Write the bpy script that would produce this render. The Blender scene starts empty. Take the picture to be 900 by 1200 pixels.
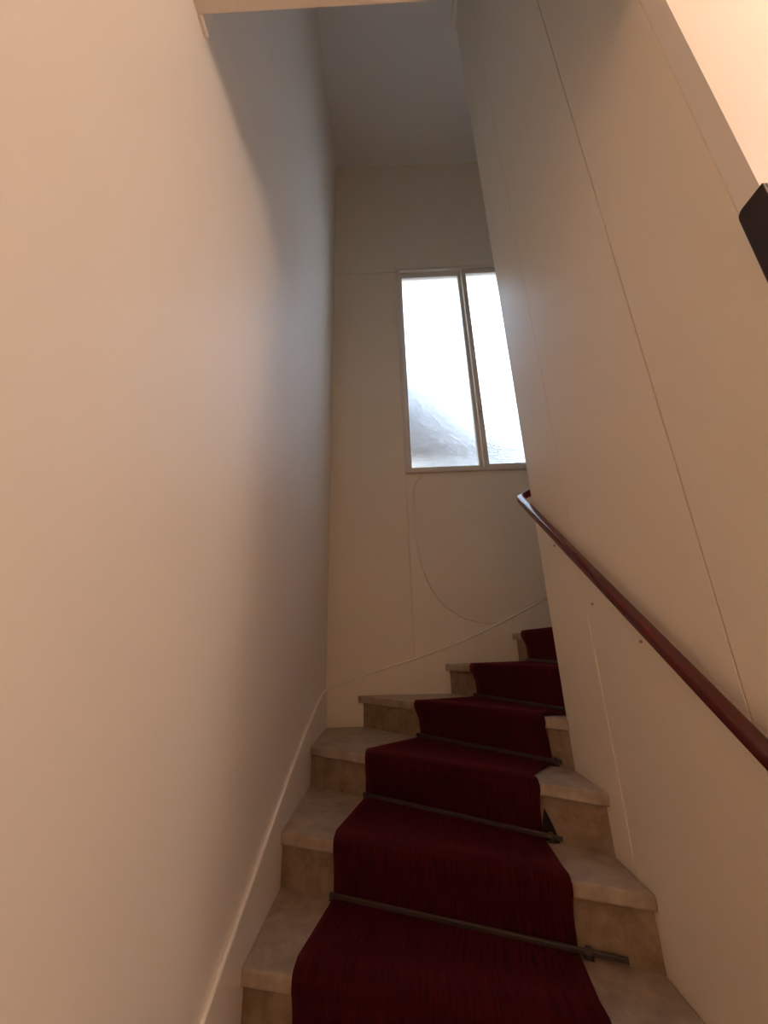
import bpy, bmesh, math, random
from mathutils import Vector, Matrix

random.seed(7)
scene = bpy.context.scene
C = scene.collection

# ------------------------------------------------------------------ camera
EYE = 1.509                                   # eye height above the hall floor (m)
F_PX, PITCH, ROLL, YAW = 459.52, 0.3330, -0.0281, 0.0197
cp, sp = math.cos(PITCH), math.sin(PITCH)
fw, up, rt = Vector((0, cp, sp)), Vector((0, -sp, cp)), Vector((1, 0, 0))
r2 = math.cos(ROLL) * rt + math.sin(ROLL) * up
u2 = -math.sin(ROLL) * rt + math.cos(ROLL) * up
RZ = Matrix.Rotation(YAW, 3, 'Z')
r2, u2, fw = RZ @ r2, RZ @ u2, RZ @ fw
cam = bpy.data.cameras.new('camera')
cam.sensor_fit = 'HORIZONTAL'
cam.sensor_width = 36.0
cam.lens = F_PX / 900.0 * 36.0
cam.clip_start = 0.02
camo = bpy.data.objects.new('camera', cam)
M = Matrix((r2, u2, -fw)).transposed().to_4x4()
M.translation = (0, 0, EYE)
camo.matrix_world = M
C.objects.link(camo)
scene.camera = camo

# ------------------------------------------------------------------ sky, exposure
world = bpy.data.worlds.new('sky')
scene.world = world
world.use_nodes = True
wn = world.node_tree
wn.nodes.clear()
w_out = wn.nodes.new('ShaderNodeOutputWorld')
w_bg = wn.nodes.new('ShaderNodeBackground')
w_tc = wn.nodes.new('ShaderNodeTexCoord')
w_nz = wn.nodes.new('ShaderNodeTexNoise')
w_nz.inputs['Scale'].default_value = 2.6
w_nz.inputs['Detail'].default_value = 4
w_rp = wn.nodes.new('ShaderNodeValToRGB')
w_rp.color_ramp.elements[0].position = 0.46
w_rp.color_ramp.elements[0].color = (0.58, 0.76, 1.0, 1)
w_rp.color_ramp.elements[1].position = 0.66
w_rp.color_ramp.elements[1].color = (1.0, 0.98, 0.95, 1)
w_bg.inputs['Strength'].default_value = 6.5
wn.links.new(w_tc.outputs['Generated'], w_nz.inputs['Vector'])
wn.links.new(w_nz.outputs['Fac'], w_rp.inputs['Fac'])
wn.links.new(w_rp.outputs['Color'], w_bg.inputs['Color'])
wn.links.new(w_bg.outputs['Background'], w_out.inputs['Surface'])

vs = scene.view_settings
vs.view_transform = 'Standard'
vs.look = 'None'
vs.gamma = 1
vs.use_curve_mapping = False
vs.exposure = 0.0
scene.cycles.max_bounces = 20          # light keeps bouncing between the pale walls
scene.cycles.diffuse_bounces = 14
HALL_LAMP = 50.0        # radiance of the hall lamp's globe

# ------------------------------------------------------------------ materials
def mat(name, base, rough=0.5, var=None, scale=8.0, bump=0.0, bscale=60.0, spec=0.5, metal=0.0, stretch=None, detail=4):
    m = bpy.data.materials.new(name)
    m.use_nodes = True
    nt = m.node_tree
    b = nt.nodes['Principled BSDF']
    b.inputs['Base Color'].default_value = (*base, 1)
    b.inputs['Roughness'].default_value = rough
    b.inputs['Specular IOR Level'].default_value = spec
    b.inputs['Metallic'].default_value = metal
    tc = nt.nodes.new('ShaderNodeTexCoord')
    src = tc.outputs['Object']
    if stretch:
        mp = nt.nodes.new('ShaderNodeMapping')
        mp.inputs['Scale'].default_value = stretch
        nt.links.new(src, mp.inputs['Vector'])
        src = mp.outputs['Vector']
    if var:
        nz = nt.nodes.new('ShaderNodeTexNoise')
        nz.inputs['Scale'].default_value = scale
        nz.inputs['Detail'].default_value = detail
        nz.inputs['Roughness'].default_value = 0.65
        rp = nt.nodes.new('ShaderNodeValToRGB')
        rp.color_ramp.elements[0].position = 0.3
        rp.color_ramp.elements[0].color = (*base, 1)
        rp.color_ramp.elements[1].position = 0.7
        rp.color_ramp.elements[1].color = (*var, 1)
        nt.links.new(src, nz.inputs['Vector'])
        nt.links.new(nz.outputs['Fac'], rp.inputs['Fac'])
        nt.links.new(rp.outputs['Color'], b.inputs['Base Color'])
    if bump:
        n2 = nt.nodes.new('ShaderNodeTexNoise')
        n2.inputs['Scale'].default_value = bscale
        n2.inputs['Detail'].default_value = 3
        bp = nt.nodes.new('ShaderNodeBump')
        bp.inputs['Strength'].default_value = bump
        bp.inputs['Distance'].default_value = 0.01
        nt.links.new(src, n2.inputs['Vector'])
        nt.links.new(n2.outputs['Fac'], bp.inputs['Height'])
        nt.links.new(bp.outputs['Normal'], b.inputs['Normal'])
    return m

PAINT = mat('cream_wall_paint', (0.82, 0.755, 0.68), 0.5, (0.80, 0.735, 0.66), 1.6, 0.06, 9.0, 0.35)
PANEL = mat('cream_satin_panel_paint', (0.83, 0.745, 0.62), 0.36, (0.815, 0.73, 0.605), 2.0, 0.05, 5.0, 0.4)
CEIL = mat('ceiling_paint', (0.80, 0.755, 0.71), 0.7)
TRIM = mat('white_gloss_trim_paint', (0.86, 0.80, 0.70), 0.3)
SASHPAINT = mat('beige_window_paint', (0.72, 0.64, 0.54), 0.35)
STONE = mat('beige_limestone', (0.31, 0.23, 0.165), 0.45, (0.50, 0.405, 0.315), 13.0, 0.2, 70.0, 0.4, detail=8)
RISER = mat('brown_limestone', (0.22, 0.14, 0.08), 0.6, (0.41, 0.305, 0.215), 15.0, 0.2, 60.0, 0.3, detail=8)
ROD = mat('dull_bronze_rod', (0.085, 0.068, 0.058), 0.45, metal=0.5)
WOOD = mat('red_brown_varnished_wood', (0.085, 0.011, 0.010), 0.2, (0.125, 0.018, 0.015), 6.0, 0.03, 40.0, 0.6, stretch=(14, 1, 1))
DARKWOOD = mat('dark_brown_varnished_wood', (0.028, 0.012, 0.010), 0.3, (0.036, 0.016, 0.013), 10.0, spec=0.35)
CABLE = mat('white_cable_sheath', (0.80, 0.74, 0.65), 0.4)
SCREW = mat('rusty_screw', (0.42, 0.30, 0.19), 0.5, metal=0.5)
FLOOR = mat('hall_floor_stone', (0.36, 0.29, 0.22), 0.4, (0.44, 0.36, 0.28), 5.0)
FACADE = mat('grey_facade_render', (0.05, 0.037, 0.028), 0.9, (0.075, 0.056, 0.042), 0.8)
ROOFING = mat('slate_roof', (0.035, 0.035, 0.038), 0.8)
FAR_GLASS = mat('far_window_glass', (0.03, 0.035, 0.04), 0.15)
OUTSILL = mat('white_outer_sill', (0.85, 0.85, 0.85), 0.5)

BACKING = mat('dark_carpet_backing', (0.012, 0.006, 0.006), 0.9)

def carpet_mat():
    m = bpy.data.materials.new('dark_red_carpet')
    m.use_nodes = True
    nt = m.node_tree
    b = nt.nodes['Principled BSDF']
    b.inputs['Roughness'].default_value = 0.95
    b.inputs['Specular IOR Level'].default_value = 0.1
    b.inputs['Sheen Weight'].default_value = 0.2
    b.inputs['Sheen Roughness'].default_value = 0.5
    b.inputs['Sheen Tint'].default_value = (0.8, 0.10, 0.14, 1)
    uv = nt.nodes.new('ShaderNodeUVMap')
    uv.uv_map = 'UVMap'
    mp = nt.nodes.new('ShaderNodeMapping')
    mp.inputs['Scale'].default_value = (190, 8, 1)
    nz = nt.nodes.new('ShaderNodeTexNoise')
    nz.inputs['Scale'].default_value = 1.0
    nz.inputs['Detail'].default_value = 5
    rp = nt.nodes.new('ShaderNodeValToRGB')
    rp.color_ramp.elements[0].position = 0.30
    rp.color_ramp.elements[0].color = (0.018, 0.0015, 0.003, 1)
    rp.color_ramp.elements[1].position = 0.72
    rp.color_ramp.elements[1].color = (0.075, 0.005, 0.010, 1)
    nt.links.new(uv.outputs['UV'], mp.inputs['Vector'])
    nt.links.new(mp.outputs['Vector'], nz.inputs['Vector'])
    nt.links.new(nz.outputs['Fac'], rp.inputs['Fac'])
    nt.links.new(rp.outputs['Color'], b.inputs['Base Color'])
    bp = nt.nodes.new('ShaderNodeBump')
    bp.inputs['Strength'].default_value = 0.3
    bp.inputs['Distance'].default_value = 0.003
    nt.links.new(nz.outputs['Fac'], bp.inputs['Height'])
    nt.links.new(bp.outputs['Normal'], b.inputs['Normal'])
    return m
CARPET = carpet_mat()

def glass_mat():
    m = bpy.data.materials.new('pebbled_frosted_glass')
    m.use_nodes = True
    nt = m.node_tree
    nt.nodes.clear()
    out = nt.nodes.new('ShaderNodeOutputMaterial')
    g = nt.nodes.new('ShaderNodeBsdfPrincipled')
    g.inputs['Base Color'].default_value = (0.96, 0.98, 1.0, 1)
    g.inputs['Roughness'].default_value = 0.22
    g.inputs['IOR'].default_value = 1.35
    g.inputs['Transmission Weight'].default_value = 1.0
    tc = nt.nodes.new('ShaderNodeTexCoord')
    nz = nt.nodes.new('ShaderNodeTexNoise')
    nz.inputs['Scale'].default_value = 130
    nz.inputs['Detail'].default_value = 2
    wv = nt.nodes.new('ShaderNodeTexNoise')
    wv.inputs['Scale'].default_value = 7
    ad = nt.nodes.new('ShaderNodeMath')
    ad.operation = 'MULTIPLY_ADD'
    ad.inputs[1].default_value = 0.0
    bp = nt.nodes.new('ShaderNodeBump')
    bp.inputs['Strength'].default_value = 0.55
    bp.inputs['Distance'].default_value = 0.007
    nt.links.new(tc.outputs['Object'], nz.inputs['Vector'])
    nt.links.new(tc.outputs['Object'], wv.inputs['Vector'])
    nt.links.new(wv.outputs['Fac'], ad.inputs[0])
    nt.links.new(nz.outputs['Fac'], ad.inputs[2])
    nt.links.new(ad.outputs[0], bp.inputs['Height'])
    nt.links.new(bp.outputs['Normal'], g.inputs['Normal'])
    nt.links.new(g.outputs[0], out.inputs['Surface'])
    return m
GLASS = glass_mat()

def emit_mat(name, col, strength):
    m = bpy.data.materials.new(name)
    m.use_nodes = True
    b = m.node_tree.nodes['Principled BSDF']
    b.inputs['Base Color'].default_value = (0.9, 0.88, 0.8, 1)
    b.inputs['Emission Color'].default_value = (*col, 1)
    b.inputs['Emission Strength'].default_value = strength
    return m

# ------------------------------------------------------------------ helpers
def obj(name, bm, material, parent=None, bevel=0.0, segs=2, smooth=False):
    me = bpy.data.meshes.new(name)
    bmesh.ops.recalc_face_normals(bm, faces=bm.faces)
    bm.to_mesh(me)
    bm.free()
    me.materials.append(material)
    o = bpy.data.objects.new(name, me)
    C.objects.link(o)
    if parent:
        o.parent = parent
    if smooth:
        for p in me.polygons:
            p.use_smooth = True
    if bevel:
        md = o.modifiers.new('bevel', 'BEVEL')
        md.width = bevel
        md.segments = segs
        md.limit_method = 'ANGLE'
    return o

def tag(o, label, cat, group=None):
    o['label'] = label
    o['category'] = cat
    if group:
        o['group'] = group
    return o

def struct(o, label=None, cat=None):
    o['kind'] = 'structure'
    if label:
        o['label'] = label
    if cat:
        o['category'] = cat
    return o

def empty(name, loc):
    o = bpy.data.objects.new(name, None)
    o.location = loc
    C.objects.link(o)
    return o

def attach(o, root):
    """parent a mesh built in world coordinates under an Empty that stands elsewhere"""
    o.parent = root
    o.matrix_parent_inverse = Matrix.Translation(root.location).inverted()
    return o

def bx(bm, x0, x1, y0, y1, z0, z1):
    vs_ = [bm.verts.new(p) for p in ((x0, y0, z0), (x1, y0, z0), (x1, y1, z0), (x0, y1, z0),
                                     (x0, y0, z1), (x1, y0, z1), (x1, y1, z1), (x0, y1, z1))]
    for f in ((0, 3, 2, 1), (4, 5, 6, 7), (0, 1, 5, 4), (1, 2, 6, 5), (2, 3, 7, 6), (3, 0, 4, 7)):
        bm.faces.new([vs_[i] for i in f])
    return bm

def box(*a):
    return bx(bmesh.new(), *a)

def prism(poly, f0, f1):
    """poly: 2-D points; f0, f1: map a 2-D point to its two 3-D ends"""
    bm = bmesh.new()
    a = [bm.verts.new(f0(p)) for p in poly]
    b = [bm.verts.new(f1(p)) for p in poly]
    n = len(poly)
    bm.faces.new(a)
    bm.faces.new(b[::-1])
    for i in range(n):
        j = (i + 1) % n
        bm.faces.new((a[i], b[i], b[j], a[j]))
    return bm

def prism_z(poly, z0, z1):
    return prism(poly, lambda p: (p[0], p[1], z0), lambda p: (p[0], p[1], z1))

def prism_y(poly, y0, y1):
    return prism(poly, lambda p: (p[0], y0, p[1]), lambda p: (p[0], y1, p[1]))

def prism_x(poly, x0, x1):
    return prism(poly, lambda p: (x0, p[0], p[1]), lambda p: (x1, p[0], p[1]))

def tube(bm, path, r, seg=10):
    path = [Vector(p) for p in path]
    rings = []
    for i, p in enumerate(path):
        t = (path[min(i + 1, len(path) - 1)] - path[max(i - 1, 0)]).normalized()
        ref = Vector((0, 0, 1)) if abs(t.z) < 0.9 else Vector((1, 0, 0))
        s = t.cross(ref).normalized()
        u = s.cross(t)
        rings.append([bm.verts.new(p + r * (math.cos(a) * s + math.sin(a) * u))
                      for a in [2 * math.pi * k / seg for k in range(seg)]])
    for a, b in zip(rings, rings[1:]):
        for k in range(seg):
            bm.faces.new((a[k], a[(k + 1) % seg], b[(k + 1) % seg], b[k]))
    bm.faces.new(rings[0][::-1])
    bm.faces.new(rings[-1])
    return bm

def smooth_path(pts, n=6):
    pts = [Vector(p) for p in pts]
    out = []
    for i in range(len(pts) - 1):
        p0, p1, p2, p3 = pts[max(i - 1, 0)], pts[i], pts[i + 1], pts[min(i + 2, len(pts) - 1)]
        for k in range(n):
            t = k / n
            out.append(0.5 * ((2 * p1) + (p2 - p0) * t + (2 * p0 - 5 * p1 + 4 * p2 - p3) * t * t
                              + (3 * p1 - p0 - 3 * p2 + p3) * t ** 3))
    out.append(pts[-1])
    return out

def lathe(bm, prof, cx, cy, seg=24):
    rings = [[bm.verts.new((cx + r * math.cos(2 * math.pi * k / seg), cy + r * math.sin(2 * math.pi * k / seg), z))
              for k in range(seg)] for r, z in prof]
    for a, b in zip(rings, rings[1:]):
        for k in range(seg):
            bm.faces.new((a[k], a[(k + 1) % seg], b[(k + 1) % seg], b[k]))
    bm.faces.new(rings[0][::-1])
    bm.faces.new(rings[-1])
    return bm

# ------------------------------------------------------------------ the place: main sizes
XL, XR, XR2, XO = -0.457, 0.662, 0.958, 2.077    # stair left wall, core wall faces, outer wall
YF, YF2, YE, YB = 0.480, 0.525, 1.745, 2.735     # partition front/back, end of core wall, back wall
ZTOP = 6.345                                     # shaft ceiling
ZHEAD = 3.070                                    # underside of the header over the stair opening
ZHALL = 3.45                                     # hall ceiling
HX, HY = 3.2, -2.6                               # hall extents
E = EYE

# ------------------------------------------------------------------ room shell
struct(obj('floor', box(XL, HX, HY, YB, -0.1, 0.0), FLOOR), 'beige stone hall floor at the foot of the stairs', 'floor')
struct(obj('wall_left', box(XL - 0.15, XL, HY, YB + 0.25, 0.0, ZTOP + 0.1), PAINT),
       'smooth cream painted wall along the stairs, opposite the handrail', 'wall')
struct(obj('ceiling_shaft', box(XL, XO, YF2, YB, ZTOP, ZTOP + 0.1), CEIL), 'pale ceiling high over the stairwell', 'ceiling')
struct(obj('ceiling_hall', box(XL, HX, HY, YF, ZHALL, ZHALL + 0.1), CEIL), 'pale ceiling of the lower hall', 'ceiling')
struct(obj('wall_hall_rear', box(XL, HX, HY - 0.15, HY, 0, ZHALL + 0.1), PAINT), 'cream wall at the rear of the hall', 'wall')
struct(obj('wall_hall_side', box(HX, HX + 0.15, HY, YF2, 0, ZHALL + 0.1), PAINT), 'cream side wall of the hall', 'wall')
struct(obj('wall_outer', box(XO, XO + 0.15, YF2, YB + 0.25, 0, ZTOP + 0.1), PAINT),
       'cream outer wall of the returning upper flight', 'wall')
# partition with the stair opening: right-hand part and header
wf = bmesh.new()
bx(wf, XR, HX, YF, YF2, 0, ZTOP + 0.1)
bx(wf, XL, XR, YF, YF2, ZHEAD, ZTOP + 0.1)
struct(obj('wall_front', wf, PAINT), 'peach lit wall with header beam around the stair opening', 'wall')

# back wall: core with the window opening, boarded with painted panels
WX0, WX1, WZ0, WZ1 = 0.128, 1.372, 1.262 + E, 3.345 + E
ZJ = 3.312 + E
core = bmesh.new()
bx(core, XL - 0.01, WX0, YB + 0.012, YB + 0.25, 0, ZTOP + 0.1)
bx(core, WX1, XO + 0.01, YB + 0.012, YB + 0.25, 0, ZTOP + 0.1)
bx(core, WX0, WX1, YB + 0.012, YB + 0.25, 0, WZ0)
bx(core, WX0, WX1, YB + 0.012, YB + 0.25, WZ1, ZTOP + 0.1)
wb = struct(obj('wall_back', core, PANEL), 'cream boarded end wall around the frosted window', 'wall')
g = 0.0016
XJ = 0.118
for poly in (
    [(XL, 0), (XJ - g, 0), (XJ - g, ZJ - g), (XL, ZJ - g)],
    [(XJ + g, 0), (XO, 0), (XO, WZ0), (WX0, WZ0), (WX0, WZ1 - 0.4), (XJ + g, WZ1 - 0.4)],
    [(XL, ZJ + g), (WX0, ZJ + g), (WX0, WZ1), (WX1, WZ1), (WX1, ZJ + g), (XO, ZJ + g), (XO, ZTOP), (XL, ZTOP)],
    [(WX1, WZ0 + 2 * g), (XO, WZ0 + 2 * g), (XO, ZJ - g), (WX1, ZJ - g)],
):
    if len(poly) == 6:                       # board under the window, stopping at its casing
        poly = [(XJ + g, 0), (XO, 0), (XO, WZ0), (XJ + g, WZ0)]
    obj('panel', prism_y(poly, YB, YB + 0.012), PANEL, wb, bevel=0.0012, segs=1)
obj('panel', box(XJ + g, WX0, YB, YB + 0.012, WZ0 + g, ZJ - g), PANEL, wb)

# core wall between the flights, boarded
cw = struct(obj('wall_right', box(XR + 0.012, XR2 - 0.012, YF2, YE - 0.012, 0, ZTOP), PANEL),
            'cream boarded wall carrying the red-brown handrail', 'wall')
for y0, y1 in ((YF2 + 0.0015, 0.843 - 0.0022), (0.843 + 0.0022, 1.411 - 0.0008), (1.411 + 0.0008, YE)):
    obj('panel', box(XR, XR + 0.012, y0, y1, 0, ZTOP), PANEL, cw, bevel=0.0012, segs=1)
obj('panel', box(XR + 0.012, XR2 - 0.012, YE - 0.012, YE, 0, ZTOP), PANEL, cw)
obj('panel', box(XR2 - 0.012, XR2, YF2, YE, 0, ZTOP), PANEL, cw)
# painted seam strip over the joint low on the wall
obj('seam_strip', box(XR - 0.003, XR, 1.4075, 1.4145, 0.9, EYE - 0.02), PANEL, cw, bevel=0.0007, segs=1)
for y, z in ((1.576, 0.375), (1.357, 0.119), (1.132, -0.003)):
    s = bmesh.new()
    tube(s, [(XR + 0.002, y, z + E), (XR - 0.005, y, z + E)], 0.0042, 8)
    obj('screw', s, SCREW, cw)

# small trims
struct(obj('trim_1', box(XL, XL + 0.012, YF2 + 0.001, 0.565, ZHEAD - 0.004, ZTOP), TRIM, bevel=0.002),
       'narrow painted batten up the wall behind the header', 'trim')
struct(obj('trim_2', box(XR - 0.035, XR, YF2, YE + 0.01, ZTOP - 0.05, ZTOP), PANEL, bevel=0.004),
       'beige strip under the ceiling along the boarded wall', 'trim')

# ------------------------------------------------------------------ skirting boards
sk_l = [(0.53, -1.03), (1.164, -0.748), (1.359, -0.668), (1.622, -0.558), (1.984, -0.415), (2.252, -0.328), (2.50, -0.256), (2.725, -0.240)]
sk_b = [(-0.447, -0.240), (-0.358, -0.210), (-0.193, -0.160), (-0.026, -0.113), (0.141, -0.068), (0.311, -0.014), (0.484, 0.045),
        (0.72, 0.145), (0.901, 0.228), (1.037, 0.295), (1.35, 0.47), (2.06, 0.85)]
sl = [(p.x, p.y) for p in smooth_path([Vector((a, b, 0)) for a, b in sk_l], 4)]
sb = [(p.x, p.y) for p in smooth_path([Vector((a, b, 0)) for a, b in sk_b], 4)]
def strip_x(top, x0, x1, depth):
    bm = bmesh.new()
    cols = []
    for y, z in top:
        cols.append([bm.verts.new(p) for p in ((x0, y, z - depth), (x1, y, z - depth), (x1, y, z), (x0, y, z))])
    for a, b in zip(cols, cols[1:]):
        for i in range(4):
            bm.faces.new((a[i], a[(i + 1) % 4], b[(i + 1) % 4], b[i]))
    bm.faces.new(cols[0]); bm.faces.new(cols[-1][::-1])
    return bm
def strip_y(top, y0, y1, depth):
    bm = strip_x([(x, z) for x, z in top], y0, y1, depth)
    for v in bm.verts:
        v.co = Vector((v.co.y, v.co.x, v.co.z))
    return bm
bl = struct(obj('baseboard_left', strip_x([(y, z + E) for y, z in sl], XL, XL + 0.010, 0.42), PAINT),
            'raked skirting board with white bead on the plain wall', 'baseboard')
bm = bmesh.new(); tube(bm, [(XL + 0.010, y, z + E) for y, z in sl], 0.0075, 8)
obj('bead_moulding', bm, TRIM, bl, smooth=True)
bb = struct(obj('baseboard_back', strip_y([(x, z + E) for x, z in sb], YB - 0.010, YB, 0.42), PANEL),
            'curving skirting board with white bead under the window', 'baseboard')
bm = bmesh.new(); tube(bm, [(x, YB - 0.010, z + E) for x, z in sb], 0.0075, 8)
obj('bead_moulding', bm, TRIM, bb, smooth=True)

# ------------------------------------------------------------------ window
win = empty('window_1', (0.75, YB, WZ0))
struct(win, 'tall two-sash window with pebbled frosted glass', 'window')
YG = YB + 0.035
def part(name, bm, m, parent=win, bevel=0.003):
    o = obj(name, bm, m, None, bevel=bevel)
    if parent is win:
        attach(o, win)
    else:
        o.parent = parent
        o.matrix_parent_inverse = parent.matrix_world.inverted() if parent.parent is None else Matrix.Identity(4)
    return o
part('casing', box(WX0 - 0.012, WX0 + 0.022, YB - 0.010, YB + 0.07, WZ0, WZ1 + 0.004), SASHPAINT)
part('casing', box(WX1 - 0.022, WX1 + 0.012, YB - 0.010, YB + 0.07, WZ0, WZ1 + 0.004), SASHPAINT)
part('casing', box(WX0 + 0.022, WX1 - 0.022, YB - 0.010, YB + 0.07, WZ1 - 0.030, WZ1 + 0.004), SASHPAINT)
part('casing', box(WX0 + 0.022, WX1 - 0.022, YB + 0.0, YB + 0.07, WZ0, WZ0 + 0.018), SASHPAINT)
part('window_sill', box(WX0 - 0.005, WX1 + 0.02, YB - 0.024, YB + 0.02, WZ0 - 0.016, WZ0 + 0.006), SASHPAINT)
def sash(x0, x1, dy, gx0, gx1):
    z0, z1 = WZ0 + 0.018, WZ1 - 0.030
    zg0, zg1 = 1.308 + E, 3.258 + E
    y0, y1 = YB + 0.008 + dy, YB + 0.050 + dy
    bm = bmesh.new()
    bx(bm, x0, gx0, y0, y1, z0, z1)
    bx(bm, gx1, x1, y0, y1, z0, z1)
    bx(bm, gx0, gx1, y0, y1, z0, zg0)
    bx(bm, gx0, gx1, y0, y1, zg1, z1)
    s = attach(obj('sash', bm, SASHPAINT, bevel=0.003), win)
    p = obj('pane', box(gx0 - 0.004, gx1 + 0.004, y0 + 0.022, y0 + 0.027, zg0 - 0.004, zg1 + 0.004), GLASS, s)
    return s
s1 = sash(WX0 + 0.022, 0.722, 0.012, 0.172, 0.690)
s2 = sash(0.726, WX1 - 0.022, -0.006, 0.764, 1.318)
bm = bmesh.new(); tube(bm, [(0.742, YB + 0.004, 1.775 + E), (0.742, YB - 0.006, 1.775 + E)], 0.006, 10)
obj('latch', bm, SCREW, s2)
os_ = box(WX0 - 0.05, WX1 + 0.05, YB + 0.075, YB + 0.42, WZ0 - 0.05, WZ0 + 0.035)
bx(os_, WX0 - 0.05, WX1 + 0.05, YB + 0.42, YB + 0.45, WZ0 - 0.05, 1.575 + E)  # raised lip added to catch skylight as a pale strip low in the panes
attach(obj('outer_sill_added_lip', os_, OUTSILL), win)

# cable under the window
cab = smooth_path([(0.262, YB - 0.012, 1.250 + E), (0.222, YB - 0.006, 1.205 + E), (0.178, YB - 0.005, 1.125 + E), (0.170, YB - 0.005, 0.98 + E),
                   (0.172, YB - 0.005, 0.80 + E), (0.183, YB - 0.005, 0.64 + E), (0.215, YB - 0.005, 0.494 + E),
                   (0.262, YB - 0.005, 0.37 + E), (0.334, YB - 0.005, 0.269 + E), (0.435, YB - 0.005, 0.190 + E),
                   (0.553, YB - 0.005, 0.147 + E), (0.65, YB - 0.006, 0.138 + E), (0.735, YB - 0.010, 0.162 + E),
                   (0.901, YB - 0.012, 0.245 + E), (1.037, YB - 0.012, 0.312 + E), (1.35, YB - 0.012, 0.487 + E)], 6)
bm = bmesh.new(); tube(bm, cab, 0.0048, 8)
tag(obj('cable', bm, CABLE, smooth=True), 'thin white cable hanging in a loop from the window sill to the skirting', 'cable')

# ------------------------------------------------------------------ staircase
RISE, NOSE, OVER = 0.175, 0.040, 0.025
def zt(k):
    return (k + 3) * RISE
N = {-2: ((XL, 0.550), (XR, 0.545)), -1: ((XL, 0.830), (XR, 0.790)), 0: ((XL, 1.105), (XR, 0.990)),
     1: ((XL, 1.396), (XR, 1.165)), 2: ((XL, 1.748), (XR, 1.326)), 3: ((XL, 2.247), (XR, 1.497)),
     4: ((-0.260, YB), (XR, 1.730)), 5: ((0.309, YB), (0.740, YE)), 6: ((0.765, YB), (0.820, YE)),
     7: ((1.311, YB), (0.880, YE)), 8: ((1.880, YB), (XR2, 1.730)), 9: ((XO, 2.247), (XR2, 1.497)),
     10: ((XO, 1.748), (XR2, 1.326))}
def nline(k, d):
    """nose line k moved back (up the stairs) by d, cut again at the walls"""
    a, b = Vector(N[k][0]), Vector(N[k][1])
    t = (b - a).normalized()
    n = Vector((-t.y, t.x)) * d
    a2, b2 = a + n, b + n
    def cut(p, q0):
        x, y = q0
        if abs(x - XL) < 1e-6 or abs(x - XO) < 1e-6 or abs(x - XR) < 1e-6 or abs(x - XR2) < 1e-6:
            s = (x - p.x) / t.x
            if abs(x - XR) < 1e-6 and (p + t * s).y > YE:      # past the end of the core wall: meet its end face
                s = (YE - p.y) / t.y
        else:
            s = (y - p.y) / t.y
        return p + t * s
    return cut(a2, N[k][0]), cut(b2, N[k][1])
def on_nose(k, t, d):
    a, b = nline(k, d)
    return a.lerp(b, t)
stairs = tag(empty('staircase', (0, 0.55, 0)), 'winding beige stone staircase with worn treads and risers', 'staircase')
INNER = {4: [(XR, YE)], 7: [(XR2, YE)]}
OUTER = {3: [(XL, YB)], 8: [(XO, YB)]}
for k in range(-2, 10):
    a, b = N[k]
    a2, b2 = nline(k + 1, OVER + 0.02)
    poly = [a, b] + INNER.get(k, []) + [tuple(b2), tuple(a2)] + OUTER.get(k, [])
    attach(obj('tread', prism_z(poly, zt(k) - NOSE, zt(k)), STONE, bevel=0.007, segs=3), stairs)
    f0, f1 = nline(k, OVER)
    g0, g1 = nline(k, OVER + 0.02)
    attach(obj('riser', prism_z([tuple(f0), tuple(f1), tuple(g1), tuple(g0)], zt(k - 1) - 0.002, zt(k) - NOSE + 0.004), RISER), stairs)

# ------------------------------------------------------------------ carpet runner
T = {-2: (0.113, 0.80), -1: (0.115, 0.80), 0: (0.12, 0.80), 1: (0.140, 0.81), 2: (0.194, 0.828), 3: (0.270, 0.838),
     4: (0.385, 0.925), 5: (0.285, 0.97), 6: (0.20, 0.96), 7: (0.285, 0.97), 8: (0.385, 0.925), 9: (0.27, 0.838)}
CT = 0.009
prof = []
for k in range(-2, 10):
    tl, tr = T[k]
    for d, z in ((0.020, zt(k - 1) + CT), (0.019, zt(k - 1) + 0.03), (0.017, zt(k) - 0.085), (0.004, zt(k) - 0.045),
                 (-0.007, zt(k) - 0.026), (-0.0075, zt(k) - 0.006), (-0.003, zt(k) + 0.005), (0.005, zt(k) + CT), (0.05, zt(k) + CT)):
        prof.append((on_nose(k, tl, d), on_nose(k, tr, d), z))
NU = 14
bm = bmesh.new()
uvl = bm.loops.layers.uv.new('UVMap')
rows, vlen, vv = [], [], 0.0
prev = None
for L, R, z in prof:
    row = [bm.verts.new((*L.lerp(R, i / NU), z)) for i in range(NU + 1)]
    mid = Vector((*L.lerp(R, 0.5), z))
    if prev is not None:
        vv += (mid - prev).length
    prev = mid
    rows.append(row); vlen.append(vv)
for j in range(len(rows) - 1):
    for i in range(NU):
        f = bm.faces.new((rows[j][i], rows[j][i + 1], rows[j + 1][i + 1], rows[j + 1][i]))
        f.smooth = True
        for lp, (ui, vj) in zip(f.loops, ((i, j), (i + 1, j), (i + 1, j + 1), (i, j + 1))):
            lp[uvl].uv = (ui / NU * 0.76, vlen[vj])
runner = obj('carpet_runner', bm, CARPET)
tag(runner, 'dark red carpet runner laid down the middle of the stone stairs', 'carpet runner')
md = runner.modifiers.new('thickness', 'SOLIDIFY'); md.thickness = 0.007; md.offset = 0.0
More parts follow.
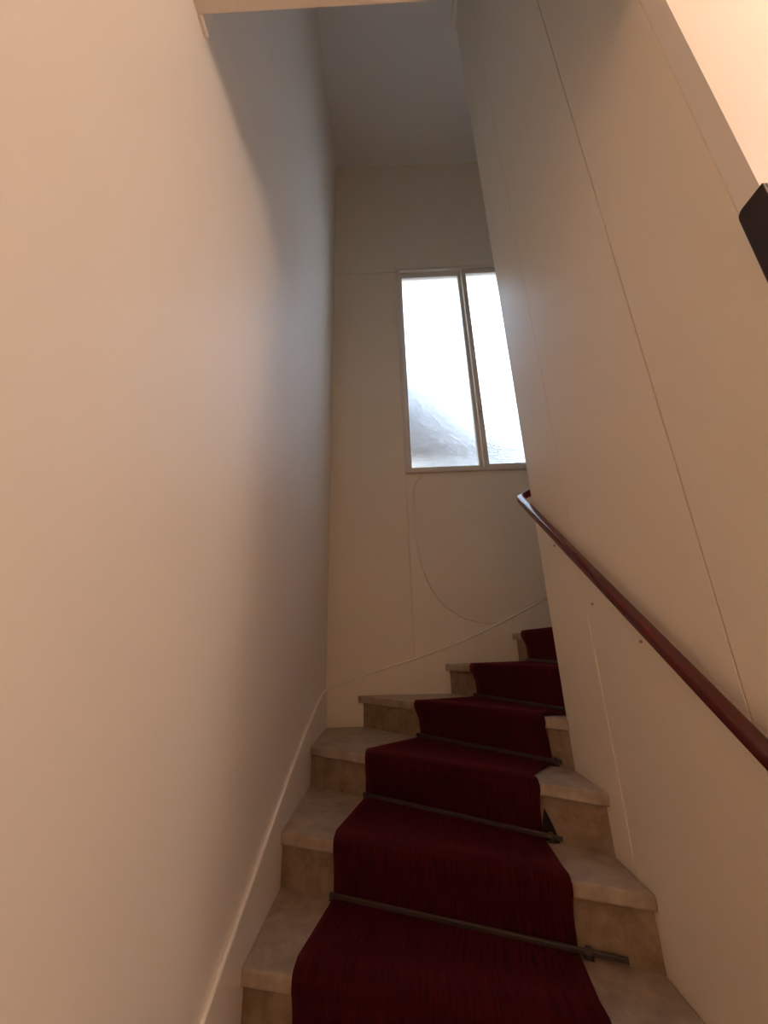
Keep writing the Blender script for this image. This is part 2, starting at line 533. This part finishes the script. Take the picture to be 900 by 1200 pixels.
# loose edge curling off the riser
e0, e1 = on_nose(3, 0.836, 0.0205), on_nose(3, 0.876, 0.0195)
z0 = zt(2) + 0.001
bm = bmesh.new()
pts = []
for i in range(7):
    s = i / 6
    p = e0.lerp(e1, s)
    h = 0.095 * (1 - abs(s - 0.30) / (0.30 if s < 0.30 else 0.70)) ** 0.7 if 0 < s < 1 else 0.0
    bow = 0.0015 * math.sin(math.pi * s)
    pts.append((Vector((p.x, p.y - bow, z0)), Vector((p.x, p.y - bow * 0.3, z0 + max(h, 0.004)))))
lo = [bm.verts.new(a) for a, b in pts]; hi = [bm.verts.new(b) for a, b in pts]
for i in range(6):
    bm.faces.new((lo[i], lo[i + 1], hi[i + 1], hi[i]))
fl = obj('loose_edge', bm, BACKING, runner)
md = fl.modifiers.new('thickness', 'SOLIDIFY'); md.thickness = 0.004; md.offset = 0

# ------------------------------------------------------------------ stair rods
ROD_LABEL = {
    1: 'dark stair rod one step below the rod with the long bare end',
    2: 'dark stair rod with a long bare end reaching past its holder',
    3: 'dark stair rod by the curled carpet edge',
    4: 'dark stair rod one step above the curled carpet edge',
    5: 'dark stair rod two steps above the curled carpet edge',
    6: 'dark stair rod three steps above the curled carpet edge'}
for k in range(1, 7):
    tl, tr = T[k]
    a, b = nline(k, 0.011)
    ln = (b - a).length
    t0 = tl - 0.015 / ln
    t1 = tr + {2: 0.118, 3: 0.06, 4: 0.05}.get(k, 0.03) / ln
    p, q = on_nose(k, t0, 0.011), on_nose(k, t1, 0.011)
    z = zt(k - 1) + CT + 0.009
    root = tag(empty('stair_rod', (p.x, p.y, zt(k - 1))), ROD_LABEL[k], 'stair rod', 'stair rods across the carpet runner')
    d = (q - p).normalized()
    n = Vector((-d.y, d.x))
    bm = bmesh.new()
    bar = []
    for s, w in ((p, 0), (q, 0)):
        bar.append([bm.verts.new((s.x + n.x * o1, s.y + n.y * o1, z + o2)) for o1, o2 in
                    ((-0.004, -0.006), (0.004, -0.007), (0.006, 0.004), (0.001, 0.008), (-0.004, 0.005))])
    for i in range(5):
        bm.faces.new((bar[0][i], bar[0][(i + 1) % 5], bar[1][(i + 1) % 5], bar[1][i]))
    bm.faces.new(bar[0]); bm.faces.new(bar[1][::-1])
    attach(obj('bar', bm, ROD, bevel=0.001, segs=1), root)
    for t, side in ((tl - 0.006 / ln, -1), (tr + 0.022 / ln, 1)):
        c = on_nose(k, t, 0.011)
        bm = bmesh.new()
        tube(bm, [(c.x - d.x * 0.007, c.y - d.y * 0.007, z), (c.x + d.x * 0.007, c.y + d.y * 0.007, z)], 0.0125 if side > 0 else 0.009, 10)
        pl = [(c.x - d.x * 0.012, c.y - d.y * 0.012), (c.x + d.x * 0.012, c.y + d.y * 0.012),
              (c.x + d.x * 0.012 + n.x * 0.013, c.y + d.y * 0.012 + n.y * 0.013), (c.x - d.x * 0.012 + n.x * 0.013, c.y - d.y * 0.012 + n.y * 0.013)]
        q0 = [bm.verts.new((*v, zt(k - 1) - 0.001)) for v in pl]; q1 = [bm.verts.new((*v, zt(k - 1) + 0.006)) for v in pl]
        bm.faces.new(q0[::-1]); bm.faces.new(q1)
        for i in range(4):
            bm.faces.new((q0[i], q0[(i + 1) % 4], q1[(i + 1) % 4], q1[i]))
        attach(obj('rod_holder', bm, ROD), root)

# ------------------------------------------------------------------ handrail
def zc(y):
    return 0.672 - 0.845 * (1.796 - y) + E
hr = tag(empty('handrail', (0.622, 0.40, zc(0.40))), 'red-brown varnished wooden handrail wrapping around the boarded wall end', 'handrail')
path = [(0.622, 0.36, zc(0.36)), (0.622, 0.8, zc(0.8)), (0.622, 1.3, zc(1.3)), (0.622, 1.772, zc(1.772)),
        (0.625, 1.786, zc(1.785)), (0.633, 1.794, zc(1.796)), (0.650, 1.797, zc(1.796) + 0.008), (0.80, 1.797, zc(1.796) + 0.085),
        (0.965, 1.797, zc(1.796) + 0.165), (0.985, 1.790, zc(1.796) + 0.18), (0.995, 1.76, zc(1.796) + 0.195), (0.995, 1.2, zc(1.796) + 0.62)]
W2, H2 = 0.016, 0.019
sec = []
for cx_, cy_, a0 in ((W2 - 0.008, H2 - 0.010, 0), (-W2 + 0.008, H2 - 0.010, 90), (-W2 + 0.006, -H2 + 0.006, 180), (W2 - 0.006, -H2 + 0.006, 270)):
    r = 0.009 if cy_ > 0 else 0.006
    for s in range(4):
        a = math.radians(a0 + s * 30)
        sec.append((cx_ + r * math.cos(a) * 0.9, cy_ + r * math.sin(a)))
bm = bmesh.new()
P = [Vector(p) for p in path]
rings = []
for i, p in enumerate(P):
    h0 = (P[i] - P[i - 1]) if i else (P[1] - P[0])
    h1 = (P[i + 1] - P[i]) if i < len(P) - 1 else h0
    h0, h1 = Vector((h0.x, h0.y, 0)).normalized(), Vector((h1.x, h1.y, 0)).normalized()
    t = (h0 + h1).normalized()
    side = Vector((t.y, -t.x, 0)) / max(0.5, t.dot(h0))
    rings.append([bm.verts.new(p + side * u + Vector((0, 0, v))) for u, v in sec])
ns = len(sec)
for a, b in zip(rings, rings[1:]):
    for i in range(ns):
        f = bm.faces.new((a[i], a[(i + 1) % ns], b[(i + 1) % ns], b[i])); f.smooth = True
bm.faces.new(rings[0]); bm.faces.new(rings[-1][::-1])
attach(obj('rail', bm, WOOD), hr)
for y in (0.62, 1.10, 1.60):
    bm = bmesh.new()
    tube(bm, smooth_path([(XR + 0.001, y, zc(y) - 0.048), (0.640, y, zc(y) - 0.046), (0.628, y, zc(y) - 0.036), (0.626, y, zc(y) - 0.018)], 4), 0.0045, 8)
    attach(obj('bracket', bm, PANEL, smooth=True), hr)

# dark guard on the edge of the partition
gz = 0.738 + E
cg = tag(empty('corner_guard', (XR, YF, 0)), 'dark brown glossy wooden guard on the edge of the stair opening', 'corner guard')
R_ = 0.014
pl = [(YF - 0.009, 0.0), (YF2, 0.0), (YF2, gz - R_)] + [(YF2 - R_ + R_ * math.cos(math.radians(a)), gz - R_ + R_ * math.sin(math.radians(a))) for a in (20, 40, 60, 80)] + [(YF - 0.009, gz)]
attach(obj('jamb_leaf', prism_x(pl, XR - 0.006, XR), DARKWOOD, bevel=0.0015, segs=2), cg)
attach(obj('face_leaf', box(XR, XR + 0.07, YF - 0.009, YF, 0.0, gz), DARKWOOD, bevel=0.0015, segs=2), cg)

# ------------------------------------------------------------------ lamps of the place
def pendant(name, label, x, y, zc_, ztop, r, strength, col):
    root = tag(empty(name, (x, y, ztop)), label, 'lamp')
    bm = bmesh.new(); lathe(bm, [(0.055, ztop), (0.055, ztop - 0.012), (0.03, ztop - 0.03)], x, y)
    attach(obj('ceiling_rose', bm, TRIM), root)
    bm = bmesh.new(); tube(bm, [(x, y, ztop - 0.02), (x, y, zc_ + r * 0.9)], 0.006, 8)
    attach(obj('stem', bm, ROD), root)
    bm = bmesh.new()
    lathe(bm, [(max(r * math.sin(math.radians(a)), 0.004), zc_ + r * math.cos(math.radians(a))) for a in range(0, 181, 15)], x, y, 20)
    attach(obj('globe_offscreen', bm, emit_mat(name + '_glow', col, strength), smooth=True), root)
pendant('hall_lamp_offscreen', 'round warm globe lamp hanging in the hall', 1.78, -0.25, 2.95, ZHALL, 0.17, HALL_LAMP, (1.0, 0.78, 0.62))

# ------------------------------------------------------------------ outside
nb = tag(empty('neighbour_building', (2.0, 9.0, -3.0)), 'dark building blurred behind the frosted window', 'building')
def nbp(name, bm, m, parent=nb):
    return attach(obj(name, bm, m), nb)
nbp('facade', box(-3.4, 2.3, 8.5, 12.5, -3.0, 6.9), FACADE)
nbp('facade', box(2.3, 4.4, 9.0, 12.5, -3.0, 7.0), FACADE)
nbp('roof', prism_y([(-3.6, 6.9), (2.5, 6.9), (0.2, 9.4), (-1.3, 9.4)], 8.3, 12.7), ROOFING)
for x in (-2.4, -0.7, 1.0, 3.3):
    for z in (1.0, 3.4):
        y = 8.5 if x < 2.1 else 9.0
        nbp('window', box(x - 0.45, x + 0.45, y - 0.03, y + 0.05, z, z + 1.4), FAR_GLASS)
